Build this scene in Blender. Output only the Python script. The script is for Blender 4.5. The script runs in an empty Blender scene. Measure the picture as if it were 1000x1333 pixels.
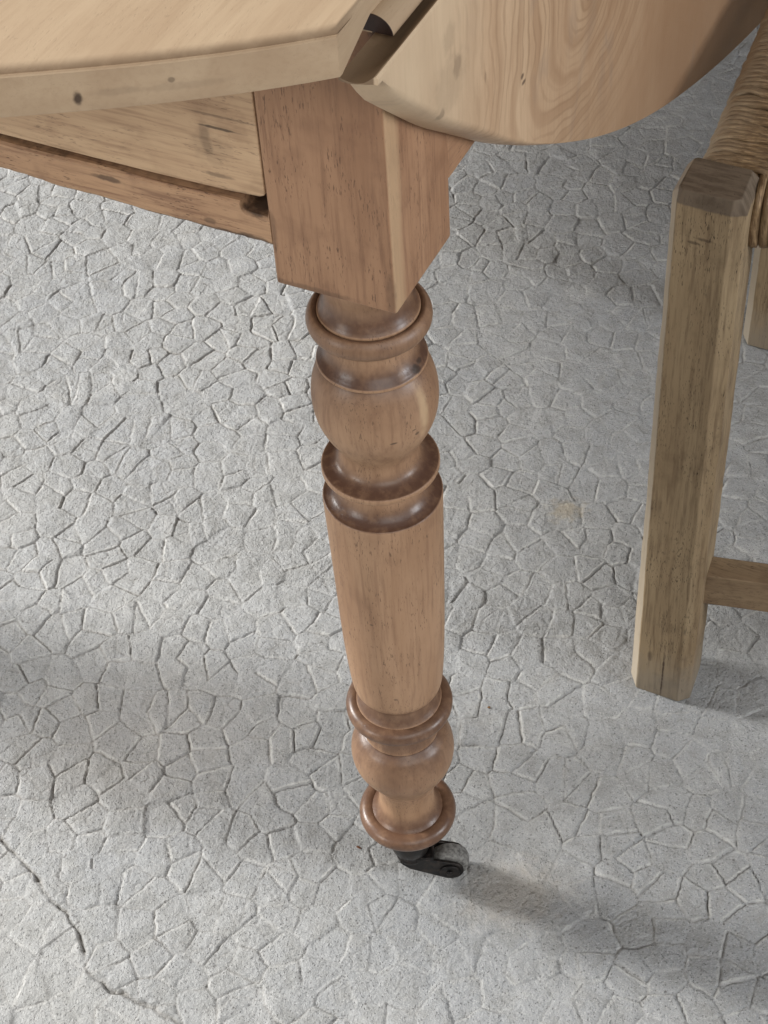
import bpy, bmesh, math, random
import numpy as np
from mathutils import Matrix, Vector

random.seed(7)
rng = np.random.default_rng(11)
SC = bpy.context.scene
COL = SC.collection

# ------------------------------------------------------------------ camera
cam_d = bpy.data.cameras.new('camera')
cam = bpy.data.objects.new('camera', cam_d)
COL.objects.link(cam)
r_ = Vector((.99692, -.05740, -.05330)); u_ = Vector((.0783, .7302, .6788)); f_ = Vector((0, .68075, -.73251))
M = Matrix((r_, u_, -f_)).transposed().to_4x4()
M.translation = Vector((-.0003, -.667, 1.0932))
cam.matrix_world = M
cam_d.sensor_fit = 'HORIZONTAL'; cam_d.sensor_width = 36; cam_d.lens = 2290.93 * 36 / 1000
cam_d.clip_start = .05; cam_d.clip_end = 100
SC.camera = cam

# ------------------------------------------------------------------ light: a room with daylight from two windows, plus two added fill lamps
w = bpy.data.worlds.new('World'); SC.world = w; w.use_nodes = True
bg = w.node_tree.nodes['Background']
bg.inputs[0].default_value = (.94, .965, 1.0, 1); bg.inputs[1].default_value = .125

def area(name, loc, target, sx, sy, power, colour):
    l = bpy.data.lights.new(name, 'AREA'); l.shape = 'RECTANGLE'; l.size = sx; l.size_y = sy
    l.energy = power; l.color = colour
    o = bpy.data.objects.new(name, l); COL.objects.link(o); o.location = loc
    d = Vector(target) - Vector(loc)
    o.rotation_euler = d.to_track_quat('-Z', 'Y').to_euler()
    return o
area('window_light', (-4.2, 2.0, 2.50), (0, .1, .1), .85, 1.5, 600, (1.0, .99, .97))
area('far_window_light', (2.5, -1.0, 1.35), (0, .1, .3), .5, .9, 42, (.93, .96, 1.0))
area('left_fill_light', (-3.1, -1.7, 1.7), (0, .1, .4), .9, 1.3, 46, (1.0, .985, .96))  # added fill lamp, brightens edges that face front-left
area('front_fill_light', (.8, -2.9, 2.7), (0, .0, .2), 2.8, 2.0, 56, (1.0, .985, .96))  # added broad fill lamp from the camera side
SC.view_settings.view_transform = 'Standard'; SC.view_settings.look = 'None'
SC.view_settings.exposure = .10; SC.view_settings.gamma = 1

# ------------------------------------------------------------------ helpers
PSI = -.49762358
E1 = np.array([math.cos(PSI), math.sin(PSI)]); E2 = np.array([-math.sin(PSI), math.cos(PSI)])

def e2w(a, b): v = E1 * a + E2 * b; return float(v[0]), float(v[1])

def mesh_obj(name, verts, faces, mat=None, parent=None, smooth=False, attrs=None):
    me = bpy.data.meshes.new(name)
    me.from_pydata([tuple(map(float, v)) for v in verts], [], [tuple(map(int, f)) for f in faces]); me.update()
    if smooth:
        me.polygons.foreach_set('use_smooth', [True] * len(me.polygons))
    if attrs:
        for k, vals in attrs.items():
            a = me.attributes.new(k, 'FLOAT', 'POINT'); a.data.foreach_set('value', np.asarray(vals, dtype=np.float32))
    o = bpy.data.objects.new(name, me); COL.objects.link(o)
    if mat: me.materials.append(mat)
    if parent: o.parent = parent
    return o

def empty(name, loc, rz=0):
    o = bpy.data.objects.new(name, None); COL.objects.link(o); o.location = loc; o.rotation_euler = (0, 0, rz)
    o.empty_display_size = .1
    return o

def bevel(o, wd=.0015, seg=3, ang=30):
    m = o.modifiers.new('bevel', 'BEVEL'); m.width = wd; m.segments = seg; m.limit_method = 'ANGLE'; m.angle_limit = math.radians(ang)
    m.harden_normals = False
    o.data.polygons.foreach_set('use_smooth', [True] * len(o.data.polygons))
    a = o.modifiers.new('wn', 'WEIGHTED_NORMAL'); a.keep_sharp = True
    return o

class N:
    """small node builder"""
    def __init__(s, name):
        s.m = bpy.data.materials.new(name); s.m.use_nodes = True; s.t = s.m.node_tree; s.n = s.t.nodes; s.n.clear()
        s.out = s.n.new('ShaderNodeOutputMaterial'); s.b = s.n.new('ShaderNodeBsdfPrincipled')
        s.t.links.new(s.b.outputs[0], s.out.inputs[0])
        s.tc = s.n.new('ShaderNodeTexCoord')
    def lk(s, a, b): s.t.links.new(a, b)
    def put(s, sock, v):
        if hasattr(v, 'links') or isinstance(v, bpy.types.NodeSocket): s.lk(v, sock)
        elif isinstance(v, (tuple, list)) and len(v) == 3 and sock.type == 'RGBA': sock.default_value = (*v, 1)
        else: sock.default_value = v
    def map(s, scale=(1, 1, 1), loc=(0, 0, 0), rot=(0, 0, 0), src=None):
        m = s.n.new('ShaderNodeMapping'); s.lk(src or s.tc.outputs['Object'], m.inputs[0])
        m.inputs['Scale'].default_value = scale; m.inputs['Location'].default_value = loc; m.inputs['Rotation'].default_value = rot
        return m.outputs[0]
    def noise(s, vec, scale=1, detail=3, rough=.5, dist=0):
        n = s.n.new('ShaderNodeTexNoise'); s.lk(vec, n.inputs['Vector']); n.inputs['Scale'].default_value = scale
        n.inputs['Detail'].default_value = detail; n.inputs['Roughness'].default_value = rough; n.inputs['Distortion'].default_value = dist
        return n.outputs['Fac']
    def voro(s, vec, scale=1, out='Distance', feat='F1'):
        n = s.n.new('ShaderNodeTexVoronoi'); s.lk(vec, n.inputs['Vector']); n.inputs['Scale'].default_value = scale; n.feature = feat
        return n.outputs[out]
    def math(s, op, a, b=0., c=0., clamp=False):
        n = s.n.new('ShaderNodeMath'); n.operation = op; n.use_clamp = clamp
        s.put(n.inputs[0], a); s.put(n.inputs[1], b); s.put(n.inputs[2], c); return n.outputs[0]
    def ramp(s, v, lo, hi, a=0., b=1.):
        n = s.n.new('ShaderNodeMapRange'); n.interpolation_type = 'SMOOTHSTEP'
        s.put(n.inputs['Value'], v); n.inputs['From Min'].default_value = lo; n.inputs['From Max'].default_value = hi
        n.inputs['To Min'].default_value = a; n.inputs['To Max'].default_value = b; return n.outputs[0]
    def mix(s, f, a, b, mode='MIX'):
        n = s.n.new('ShaderNodeMix'); n.data_type = 'RGBA'; n.blend_type = mode
        s.put(n.inputs['Factor'], f); s.put(n.inputs[6], a); s.put(n.inputs[7], b); return n.outputs[2]
    def attr(s, name):
        n = s.n.new('ShaderNodeAttribute'); n.attribute_name = name; return n.outputs['Fac']
    def sep(s, v):
        n = s.n.new('ShaderNodeSeparateXYZ'); s.lk(v, n.inputs[0]); return n.outputs
    def spot(s, c, rad, soft=.35, warp=None):
        """1 inside an ellipsoid at c with radii rad"""
        v = s.map(tuple(1 / r for r in rad), tuple(-ci / r for ci, r in zip(c, rad)))
        n = s.n.new('ShaderNodeVectorMath'); n.operation = 'LENGTH'; s.lk(v, n.inputs[0])
        d = n.outputs['Value']
        if warp is not None: d = s.math('ADD', d, warp)
        return s.ramp(d, 1 + soft, 1 - soft, 0, 1)
    def bump(s, h, strength=.3, dist=.001):
        n = s.n.new('ShaderNodeBump'); s.lk(h, n.inputs['Height']); n.inputs['Strength'].default_value = strength
        n.inputs['Distance'].default_value = dist; s.lk(n.outputs[0], s.b.inputs['Normal'])
    def done(s, col, rough=.5, spec=.4):
        s.put(s.b.inputs['Base Color'], col); s.put(s.b.inputs['Roughness'], rough); s.b.inputs['Specular IOR Level'].default_value = spec
        return s.m

def wood(name, light, mid, dark, axis='Z', stain=None, stain_col=(.10, .055, .035), pores=.5, rough=.5, spec=.35,
         contrast=1., spots=(), spot_col=(.05, .03, .02), sap=None, extra=None, offset=(0, 0, 0), bumps=.25):
    s = N(name)
    def sc(across, along): return {'X': (along, across, across), 'Y': (across, along, across), 'Z': (across, across, along)}[axis]
    base = s.map(loc=offset)
    low = s.noise(s.map(sc(34, 6), src=base), 1, 5, .55, .6)
    fib = s.noise(s.map(sc(420, 26), src=base), 1, 3, .6)
    blot = s.noise(base, 32, 4, .6)
    c = s.mix(s.ramp(low, .33, .68), light, mid)
    c = s.mix(s.math('MULTIPLY', s.ramp(fib, .42, .75), .42 * contrast), c, dark)
    c = s.mix(s.math('MULTIPLY', s.ramp(blot, .5, .72), .30 * contrast), c, dark)
    # short dark pores along the grain
    po = s.noise(s.map(sc(1500, 230), src=base), 1, 2, .55)
    gate = s.ramp(s.noise(s.map(sc(70, 30), src=base), 1, 2), .38, .62)
    pm = s.math('MULTIPLY', s.ramp(po, .60, .68), gate)
    c = s.mix(s.math('MULTIPLY', pm, pores), c, tuple(x * .45 for x in dark))
    if sap:
        X = s.sep(s.tc.outputs['Object']); wv = s.noise(s.map(sc(60, 8)), 1, 3)
        m1 = s.ramp(X[0], .0306, .0314)
        m2 = s.ramp(s.math('ADD', X[1], s.math('MULTIPLY', s.math('SUBTRACT', wv, .5), .022)), -.016, -.024)
        c = s.mix(s.math('MULTIPLY', s.math('MULTIPLY', m1, m2), .6), c, sap)
    rv = rough
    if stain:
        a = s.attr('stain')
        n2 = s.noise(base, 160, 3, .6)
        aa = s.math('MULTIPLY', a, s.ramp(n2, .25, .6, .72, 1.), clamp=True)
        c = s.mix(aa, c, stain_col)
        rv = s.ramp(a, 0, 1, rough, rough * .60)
    if extra: c = extra(s, c)
    wp = s.math('MULTIPLY', s.math('SUBTRACT', s.noise(base, 220, 2), .5), 1.2)
    for ctr, rad, k in spots:
        c = s.mix(s.math('MULTIPLY', s.spot(ctr, rad, .4, wp), k), c, spot_col)
    h = s.math('SUBTRACT', s.math('MULTIPLY', fib, .5), s.math('MULTIPLY', pm, .8))
    s.bump(h, bumps, .0006)
    return s.done(c, rv, spec)

# ------------------------------------------------------------------ the floor
def vnoise(x, y, scale, seed):
    t = np.random.default_rng(seed).random((256, 256))
    x = x / scale + seed * 3.7; y = y / scale + seed * 1.3
    xi = np.floor(x).astype(int); yi = np.floor(y).astype(int); fx = x - xi; fy = y - yi
    fx = fx * fx * (3 - 2 * fx); fy = fy * fy * (3 - 2 * fy)
    g = lambda a, b: t[(yi + b) & 255, (xi + a) & 255]
    return (g(0, 0) * (1 - fx) + g(1, 0) * fx) * (1 - fy) + (g(0, 1) * (1 - fx) + g(1, 1) * fx) * fy - .5

def fbm(x, y, scale, seed, o=3):
    return sum(vnoise(x, y, scale / 2 ** k, seed + k) / 1.8 ** k for k in range(o))

def h2(i, j, k=0):
    v = np.sin(i * 12.9898 + j * 78.233 + k * 37.719) * 43758.5453
    return v - np.floor(v)

def cells(x, y, su, sv, ang, seed, jit=.75):
    """nearest / second nearest jittered seed on a slanted brick lattice; distance to the shared edge"""
    ca, sa = math.cos(ang), math.sin(ang)
    u = (x * ca + y * sa) / su; v = (-x * sa + y * ca) / sv
    rr = np.random.default_rng(seed); JX = rr.random((128, 128)); JY = rr.random((128, 128))
    vi = np.floor(v).astype(int)
    d1 = np.full(x.shape, 9e9); d2 = d1.copy(); i1 = np.zeros(x.shape, int); i2 = i1.copy()
    p1 = [x * 0, x * 0]; p2 = [x * 0, x * 0]
    for dv in (-2, -1, 0, 1, 2):
        rw = vi + dv; off = .5 * (rw & 1)
        ui = np.floor(u - off).astype(int)
        for du in (-2, -1, 0, 1, 2):
            cx = ui + du
            sx = (cx + off + .5 + jit * (JX[rw & 127, cx & 127] - .5)) * su
            sy = (rw + .5 + jit * (JY[rw & 127, cx & 127] - .5)) * sv
            d = (u * su - sx) ** 2 + (v * sv - sy) ** 2
            idn = (rw + 500) * 2000 + cx + 500
            a = d < d1
            b = (~a) & (d < d2)
            d2 = np.where(a, d1, np.where(b, d, d2)); i2 = np.where(a, i1, np.where(b, idn, i2))
            p2[0] = np.where(a, p1[0], np.where(b, sx, p2[0])); p2[1] = np.where(a, p1[1], np.where(b, sy, p2[1]))
            d1 = np.where(a, d, d1); i1 = np.where(a, idn, i1)
            p1[0] = np.where(a, sx, p1[0]); p1[1] = np.where(a, sy, p1[1])
    L = np.sqrt((p1[0] - p2[0]) ** 2 + (p1[1] - p2[1]) ** 2) + 1e-6
    return i1, i2, (d2 - d1) / (2 * L), p1

X0, X1, Y0, Y1 = -.52, .62, -.22, 1.30
nx = 1120
ys = [Y0]
while ys[-1] < Y1: ys.append(ys[-1] + (.00102 if ys[-1] < .40 else .00102 + (ys[-1] - .40) * .0013))
ys = np.array(ys); ny = len(ys)
GX, GY = np.meshgrid(np.linspace(X0, X1, nx), ys)
wx = GX + .004 * vnoise(GX, GY, .035, 3) + .0012 * fbm(GX, GY, .006, 4, 3)
wy = GY + .004 * vnoise(GX, GY, .035, 5) + .0012 * fbm(GX, GY, .006, 6, 3)
big = vnoise(GX, GY, .11, 9)
ID, ID2, D, PC = cells(wx + .010 * big, wy + .008 * vnoise(GX, GY, .1, 8), .0262, .0192, math.radians(43), 21, 1.0)
lo = np.minimum(ID, ID2).astype(float); hi = np.maximum(ID, ID2).astype(float)
S = h2(lo, hi)
vis_ = vnoise(GX, GY, .16, 31) + .5                      # how clearly an area was pressed
strength = np.where(S < .14, .06, .38 + .62 * h2(lo, hi, 2)) * (.34 + .95 * vis_) * np.clip(1. + .9 * vnoise(GX, GY, .010, 47), .4, 1.3)
width = .00050 + .0003 * h2(lo, hi, 4) ** 2
groove = strength * np.exp(-(D / width) ** 2)
rim = strength * np.exp(-((D - .0014) / .0009) ** 2) * np.where((ID < ID2) == (h2(lo, hi, 9) < .5), 1.0, .12)
# finer, broken inner creases in some pressed cells
IDb, IDb2, Db, _ = cells(wx * 1.02, wy * .98, .021, .0125, math.radians(55), 33, .9)
fine_on = (h2(ID.astype(float), 1.) < .24) & (ID >= 0)
groove += np.where(fine_on, .35 * np.exp(-(Db / .0006) ** 2) * np.clip(D / .004, 0, 1), 0)
# height offset and tilt of each pressed cell
off = (h2(ID.astype(float), 5.) - .5); off2 = (h2(ID2.astype(float), 5.) - .5)
kb = .5 * np.exp(-np.clip(D, 0, 1) / .0008)
step = off * (1 - kb) + off2 * kb
ca, sa = math.cos(math.radians(43)), math.sin(math.radians(43))
lu = (wx * ca + wy * sa) - PC[0]; lv = (-wx * sa + wy * ca) - PC[1]
fade = np.clip(D / .003, 0, 1)
tilt = 1.3 * (lu * (h2(ID.astype(float), 7.) - .5) + lv * (h2(ID.astype(float), 8.) - .5)) * .07 * fade
pillow = .00055 * (1 - np.exp(-D / .0035))
mid = fbm(GX, GY, .012, 12, 3); grit = vnoise(GX, GY, .0028, 15) + .6 * vnoise(GX, GY, .0016, 16)
RO = [(-.205, .618, .05), (-.182, .593, .045), (.103, .783, .05), (.087, .2435, .03), (.055, .124, .035), (-.2515, -.073, .03), (.155, .334, .02),
      (.239, .50, .04), (.096, .40, .03), (-.10, .52, .04), (-.17, .17, .03), (-.06, .05, .03), (.0, .98, .06), (.06, -.02, .02), (-.22, .36, .03)]
rough = np.zeros_like(GX)
for cx, cy, rr in RO: rough = np.maximum(rough, np.exp(-((GX - cx) ** 2 + (GY - cy) ** 2) / (rr * .6) ** 2) * np.clip(.6 + 2.2 * vnoise(GX, GY, .02, 41), 0, 1))
smooth_ = 1.0
Z = -.00155 * groove + .00030 * rim + .00135 * step * (.5 + vis_) + tilt + pillow
Z += .0007 * mid + .00022 * grit + .0022 * vnoise(GX, GY, .22, 18) + .0008 * vnoise(GX, GY, .07, 19)
Z += rough * (.0010 * np.abs(vnoise(GX, GY, .0045, 43)) + .0009 * vnoise(GX, GY, .009, 44))
# pits and loose crumbs
pit = np.clip(vnoise(GX, GY, .0022, 51) - .44, 0, 1) * 10
Z -= .0009 * np.clip(pit, 0, 1) * (.3 + vis_)
crumb = np.clip(vnoise(GX, GY, .0025, 53) - .455, 0, 1) * 12
Z += .0007 * np.clip(crumb, 0, 1)
# the long crack at the lower left and the lower, smoother patch beyond it
CR = np.array([(-.46, .17), (-.40, .135), (-.3257, .0834), (-.3, .0543), (-.278, .0263), (-.2623, .0028), (-.2477, -.0109), (-.235, -.0393), (-.2284, -.0605),
               (-.2091, -.0767), (-.1823, -.0903), (-.1558, -.1121), (-.13, -.1388), (-.09, -.18), (-.04, -.26)])
cw = np.full(GX.shape, 9.); side = np.zeros(GX.shape)
px_ = GX + .004 * fbm(GX, GY, .012, 61, 3); py_ = GY + .004 * fbm(GX, GY, .012, 64, 3)
for a, b in zip(CR[:-1], CR[1:]):
    t = np.clip(((px_ - a[0]) * (b[0] - a[0]) + (py_ - a[1]) * (b[1] - a[1])) / ((b - a) ** 2).sum(), 0, 1)
    qx, qy = a[0] + t * (b[0] - a[0]), a[1] + t * (b[1] - a[1]); d = np.hypot(px_ - qx, py_ - qy)
    sg = np.sign((b[0] - a[0]) * (py_ - a[1]) - (b[1] - a[1]) * (px_ - a[0]))
    k = d < cw; side = np.where(k, sg, side); cw = np.where(k, d, cw)
sd = side * cw
crk = np.exp(-(cw / .0013) ** 2) * np.clip(.8 + 1.6 * vnoise(GX, GY, .012, 71), .25, 1)
near = np.exp(-(cw / .006) ** 2)
Z = Z + np.where(sd < 0, .0009 * groove, 0) - .0036 * crk + near * .0014 * vnoise(GX, GY, .0055, 73) - .0011 / (1 + np.exp(np.clip(sd / .0015, -30, 30)))
rimc = np.clip(rim * (.2 + 1.6 * np.clip(vnoise(GX, GY, .007, 91) + .5, 0, 1)) , 0, 1)
dk = np.clip(.75 - .9 * (GX + .02) + .9 * vnoise(GX, GY, .12, 95), .25, 1.1)
rimc = np.clip(rimc * (1.5 - .6 * dk) + np.where(sd < 0, .20, 0), 0, 1)
dirt = np.clip(1.0 * dk * groove + 1.0 * crk + .35 * np.clip(pit, 0, 1) + .25 * rough * np.clip(vnoise(GX, GY, .004, 81) * 3, 0, 1), 0, 1)

def floor_material():
    s = N('pressed_concrete')
    g = s.tc.outputs['Object']
    c = s.mix(s.ramp(s.noise(g, 5.5, 4, .6), .3, .7), (.335, .336, .330), (.292, .298, .303))
    c = s.mix(s.math('MULTIPLY', s.ramp(s.noise(g, 60, 5, .65), .42, .66), .55), c, (.24, .238, .225))
    c = s.mix(s.math('MULTIPLY', s.ramp(s.noise(g, 24, 3, .6, .5), .56, .75), .40), c, (.48, .475, .46))
    c = s.mix(s.math('MULTIPLY', s.ramp(s.noise(g, 900, 3, .6), .52, .70), .35), c, (.62, .61, .59))
    sp = s.math('MULTIPLY', s.ramp(s.voro(g, 520), .34, .20), s.ramp(s.noise(g, 330, 2, .5), .50, .58))
    c = s.mix(s.math('MULTIPLY', sp, .48), c, (.13, .125, .12))
    sp2 = s.math('MULTIPLY', s.ramp(s.voro(g, 150), .17, .10), s.ramp(s.noise(s.map(loc=(3, 1, 0)), 90, 2, .5), .60, .66))
    c = s.mix(s.math('MULTIPLY', sp2, .7), c, (.11, .10, .095))
    c = s.mix(s.math('MULTIPLY', s.attr('chalk'), .48), c, (.60, .59, .56))
    c = s.mix(s.math('MULTIPLY', s.attr('dirt'), .52), c, (.20, .175, .145))
    wp = s.math('MULTIPLY', s.math('SUBTRACT', s.noise(g, 120, 4), .5), 2.2)
    c = s.mix(s.math('MULTIPLY', s.spot((.1527, .3341, 0), (.012, .009, .05), .9, s.math('MULTIPLY', wp, 2.)), .38), c, (.36, .27, .13))
    c = s.mix(s.math('MULTIPLY', s.spot((.068, -.025, 0), (.030, .022, .05), .8, wp), .30), c, (.36, .29, .20))
    c = s.mix(s.math('MULTIPLY', s.spot((-.20, .13, 0), (.09, .06, .05), .8, wp), .18), c, (.33, .28, .22))
    h = s.math('ADD', s.math('MULTIPLY', s.noise(g, 700, 4, .7), .6), s.noise(g, 220, 4, .65))
    h = s.math('SUBTRACT', h, s.math('MULTIPLY', sp, .5))
    s.bump(h, 1.0, .0020)
    return s.done(c, s.ramp(s.noise(g, 40, 3), .3, .7, .62, .85), .35)
FM = floor_material()

floor = mesh_obj('floor', [(-6, -6, -.0045), (8, -6, -.0045), (8, 9, -.0045), (-6, 9, -.0045)], [(0, 1, 2, 3)], FM,
                 attrs={'dirt': [0] * 4})
floor['kind'] = 'structure'

def build_pressed_cells():  # splits the one pressed concrete sheet into an object per imprint
    gy, gx = np.gradient(Z, ys, GX[0])
    nrm = np.dstack([-gx, -gy, np.ones_like(gx)]); nrm /= np.linalg.norm(nrm, axis=2, keepdims=True)
    V = np.dstack([GX, GY, Z]).reshape(-1, 3).astype(np.float32); NR = nrm.reshape(-1, 3).astype(np.float32); DI = dirt.reshape(-1).astype(np.float32); CHK = rimc.reshape(-1).astype(np.float32)
    jj, ii = np.meshgrid(np.arange(nx - 1), np.arange(ny - 1))
    q0 = (ii * nx + jj).reshape(-1); Q = np.stack([q0, q0 + 1, q0 + nx + 1, q0 + nx], 1)
    cid = ID[:-1, :-1].reshape(-1)
    qx, qy = V[Q[:, 0], 0], V[Q[:, 0], 1]
    ok = (qx > -.395 - .10 * (qy + .1)) & (qx < .36 + .19 * (qy + .14)); Q = Q[ok]; cid = cid[ok]
    order = np.argsort(cid, kind='stable'); u, st, cn = np.unique(cid[order], return_index=True, return_counts=True)
    # how large each cell shows from where the photograph was taken
    cen = np.array([V[Q[order[a:a + n:max(1, n // 20)], 0]].mean(0) for a, n in zip(st, cn)])
    d = cen - np.array([0, -.667, 1.0932]); zz = d @ np.array(f_); xx = (d @ np.array(r_)) / zz * 2290.9; yy = -(d @ np.array(u_)) / zz * 2290.9
    inside = (abs(xx) < 500) & (yy > -480) & (yy < 666)
    ar = cn / zz ** 2 * inside
    top = set(np.argsort(-ar)[:299].tolist())
    def make(name, faces, kind=None):
        vi, inv = np.unique(faces.reshape(-1), return_inverse=True)
        me = bpy.data.meshes.new(name); nf = len(faces)
        me.vertices.add(len(vi)); me.vertices.foreach_set('co', V[vi].reshape(-1))
        me.loops.add(nf * 4); me.loops.foreach_set('vertex_index', inv.reshape(-1).astype(np.int32))
        me.polygons.add(nf); me.polygons.foreach_set('loop_start', np.arange(0, nf * 4, 4, dtype=np.int32))
        me.update(calc_edges=True)
        me.polygons.foreach_set('use_smooth', np.ones(nf, bool))
        me.normals_split_custom_set_from_vertices(NR[vi])
        a = me.attributes.new('dirt', 'FLOAT', 'POINT'); a.data.foreach_set('value', DI[vi])
        a = me.attributes.new('chalk', 'FLOAT', 'POINT'); a.data.foreach_set('value', CHK[vi])
        me.materials.append(FM)
        o = bpy.data.objects.new(name, me); COL.objects.link(o); o.parent = floor
        if kind: o['kind'] = kind
    rest = []
    for k, (a, n) in enumerate(zip(st, cn)):
        fs = Q[order[a:a + n]]
        if k in top and n > 60: make('pressed_cell', fs)
        else: rest.append(fs)
    make('pressed_cell', np.concatenate(rest), 'stuff')
build_pressed_cells()

# ------------------------------------------------------------------ the table (coordinates in its own frame: x across, y along, z up)
T = empty('drop_leaf_table', (0, 0, 0), PSI)
T['label'] = 'pale wooden drop-leaf table on turned legs with small black castors, one rounded leaf hanging down'
T['category'] = 'table'
CX = -.42                                     # middle of the table, across
ZT, ZB = .730, .710

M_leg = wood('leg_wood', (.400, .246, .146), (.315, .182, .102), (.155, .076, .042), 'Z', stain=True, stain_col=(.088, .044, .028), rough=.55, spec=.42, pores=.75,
             extra=lambda s, c: s.mix(s.math('MULTIPLY', s.spot((.0312, -.0081, .474), (.0045, .0028, .017), .7, s.math('MULTIPLY', s.math('SUBTRACT', s.noise(s.tc.outputs['Object'], 150, 3), .5), 1.5)), .55), c, (.56, .40, .24)),
             spots=[((.0262, -.0045, .4960), (.0034, .0030, .0022), 1.0), ((.0262, .0010, .4975), (.0022, .0022, .0012), .9),
                    ((.0216, -.0241, .460), (.0016, .0020, .0006), .75), ((.0296, -.0133, .4605), (.0012, .0012, .0010), .7), ((.0290, -.0150, .4645), (.0010, .0016, .0005), .6),
                    ((.003, -.032, .313), (.001, .003, .0008), .6), ((.012, -.027, .24), (.0012, .003, .0008), .6)])
M_block = wood('block_wood', (.370, .212, .122), (.288, .156, .087), (.138, .064, .036), 'Z', rough=.55, pores=.7, sap=(.50, .345, .205), offset=(.3, .1, .2), contrast=1.1,
               spots=[((-.033, -.032, .628), (.0012, .003, .05), .5), ((-.030, -.032, .585), (.002, .003, .012), .35), ((0.03, -.033, .563), (.003, .003, .018), .35),
                      ((-.015, -.033, .557), (.03, .003, .002), .4), ((.0325, -.03, .708), (.005, .06, .008), .9)])  # last spot puts the shade of the leaf gap into the colour
M_top = wood('top_wood', (.430, .315, .205), (.375, .265, .168), (.260, .165, .096), 'Y', stain=True, stain_col=(.20, .130, .078), rough=.52, pores=.12, contrast=.5,
             spots=[((-.0478, -.1285, .7165), (.0016, .0040, .0032), .93),
                    ((-.035, -.122, .7185), (.010, .006, .0016), .16), ((-.012, -.110, .7180), (.022, .012, .0016), .13), ((-.0165, -.1115, .721), (.0010, .003, .0010), .5)])

def leaf_figure(s, c):
    g = s.tc.outputs['Object']; k = s.sep(g)
    nz = s.math('SUBTRACT', s.noise(s.map((6, 9, 9)), 1, 3, .55), .5)
    nf = s.math('SUBTRACT', s.noise(s.map((30, 45, 45)), 1, 3, .6), .5)
    dy = s.math('MULTIPLY', s.math('SUBTRACT', k[1], .165), .92); dz = s.math('MULTIPLY', s.math('SUBTRACT', k[2], .612), 1.25)
    # rings stretch upwards into straight grain
    up = s.math('MAXIMUM', dz, 0.); dz2 = s.math('SUBTRACT', dz, s.math('MULTIPLY', up, .75))
    d = s.math('SQRT', s.math('ADD', s.math('MULTIPLY', dy, dy), s.math('MULTIPLY', dz2, dz2)))
    d = s.math('ADD', d, s.math('MULTIPLY', nz, .052)); d = s.math('ADD', d, s.math('MULTIPLY', nf, .005))
    ring = s.math('SINE', s.math('MULTIPLY', d, 980)); ring = s.ramp(ring, .25, 1.)
    ring2 = s.ramp(s.math('SINE', s.math('MULTIPLY', d, 300)), .0, 1.)
    gate = s.ramp(s.noise(s.map((14, 18, 18)), 1, 3), .32, .56)
    near = s.ramp(d, .17, .06, .14, 1.)
    c = s.mix(s.math('MULTIPLY', s.math('MULTIPLY', ring, gate), s.math('MULTIPLY', near, .40)), c, (.21, .118, .062))
    c = s.mix(s.math('MULTIPLY', s.math('MULTIPLY', ring2, near), .40), c, (.30, .175, .098))
    c = s.mix(s.math('MULTIPLY', s.spot((.05, .176, .607), (.03, .011, .010), .45, s.math('MULTIPLY', nf, 1.)), .5), c, (.30, .18, .095))
    # paler sapwood towards the near end, redder heartwood further along
    c = s.mix(s.math('MULTIPLY', s.ramp(s.math('ADD', k[1], s.math('MULTIPLY', nz, .12)), .05, -.06), .55), c, (.60, .475, .325))
    c = s.mix(s.math('MULTIPLY', s.ramp(s.math('ADD', k[1], s.math('MULTIPLY', nz, .2)), .05, .33), .80), c, (.285, .160, .084))
    c = s.mix(s.math('MULTIPLY', s.ramp(s.noise(s.map((10, 22, 14), loc=(2, 0, 1)), 1, 3, .6, 1.), .58, .74), .30), c, (.25, .19, .15))
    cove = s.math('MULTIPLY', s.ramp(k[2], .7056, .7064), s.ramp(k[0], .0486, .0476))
    c = s.mix(s.math('MULTIPLY', cove, .85), c, (.150, .092, .050))  # cove darkened: old finish and shading, both put into the colour
    return c
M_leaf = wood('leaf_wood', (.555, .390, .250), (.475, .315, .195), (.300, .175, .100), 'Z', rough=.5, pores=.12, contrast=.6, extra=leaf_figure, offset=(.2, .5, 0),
              spots=[((.05, .0775, .6215), (.004, .0018, .0014), .75), ((.05, .0790, .6172), (.004, .0022, .0012), .75),
                     ((.05, .0335, .6480), (.004, .0010, .003), .3), ((.05, -.013, .657), (.004, .002, .004), .35), ((.05, .0035, .672), (.004, .004, .005), .28), ((.05, -.004, .668), (.004, .016, .012), .13), ((.05, -.004, .690), (.004, .006, .007), .15)])
M_draw = wood('drawer_wood', (.560, .385, .235), (.460, .300, .178), (.240, .135, .075), 'X', rough=.55, pores=.5, offset=(.7, .2, .4), contrast=1.2,
              spots=[((-.0575, -.0316, .625), (.010, .003, .0095), .16), ((-.052, -.0316, .6375), (.011, .003, .0007), .8), ((-.060, -.0316, .630), (.0025, .003, .009), .35),
                     ((-.040, -.0316, .6035), (.012, .003, .0016), .4), ((-.050, -.0316, .644), (.02, .003, .0006), .4), ((-.057, -.0312, .611), (.007, .003, .0012), .5)])
M_rail = wood('rail_wood', (.470, .290, .168), (.360, .208, .118), (.150, .070, .042), 'X', rough=.6, pores=.9, offset=(.1, .9, .4), contrast=1.5,
              spots=[((-.1185, -.0316, .5925), (.008, .003, .0016), .7), ((-.075, -.0316, .5778), (.04, .006, .0020), .75), ((-.0420, -.0316, .5785), (.012, .006, .0022), .7),
                     ((-.064, -.0316, .5830), (.003, .003, .0016), .5), ((-.13, -.0316, .5785), (.03, .006, .0014), .5), ((-.30, -.012, .600), (.30, .0190, .0032), .7), ((-.0388, -.020, .5950), (.0074, .03, .0028), .93)])  # last spot paints the shade inside the notch
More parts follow.
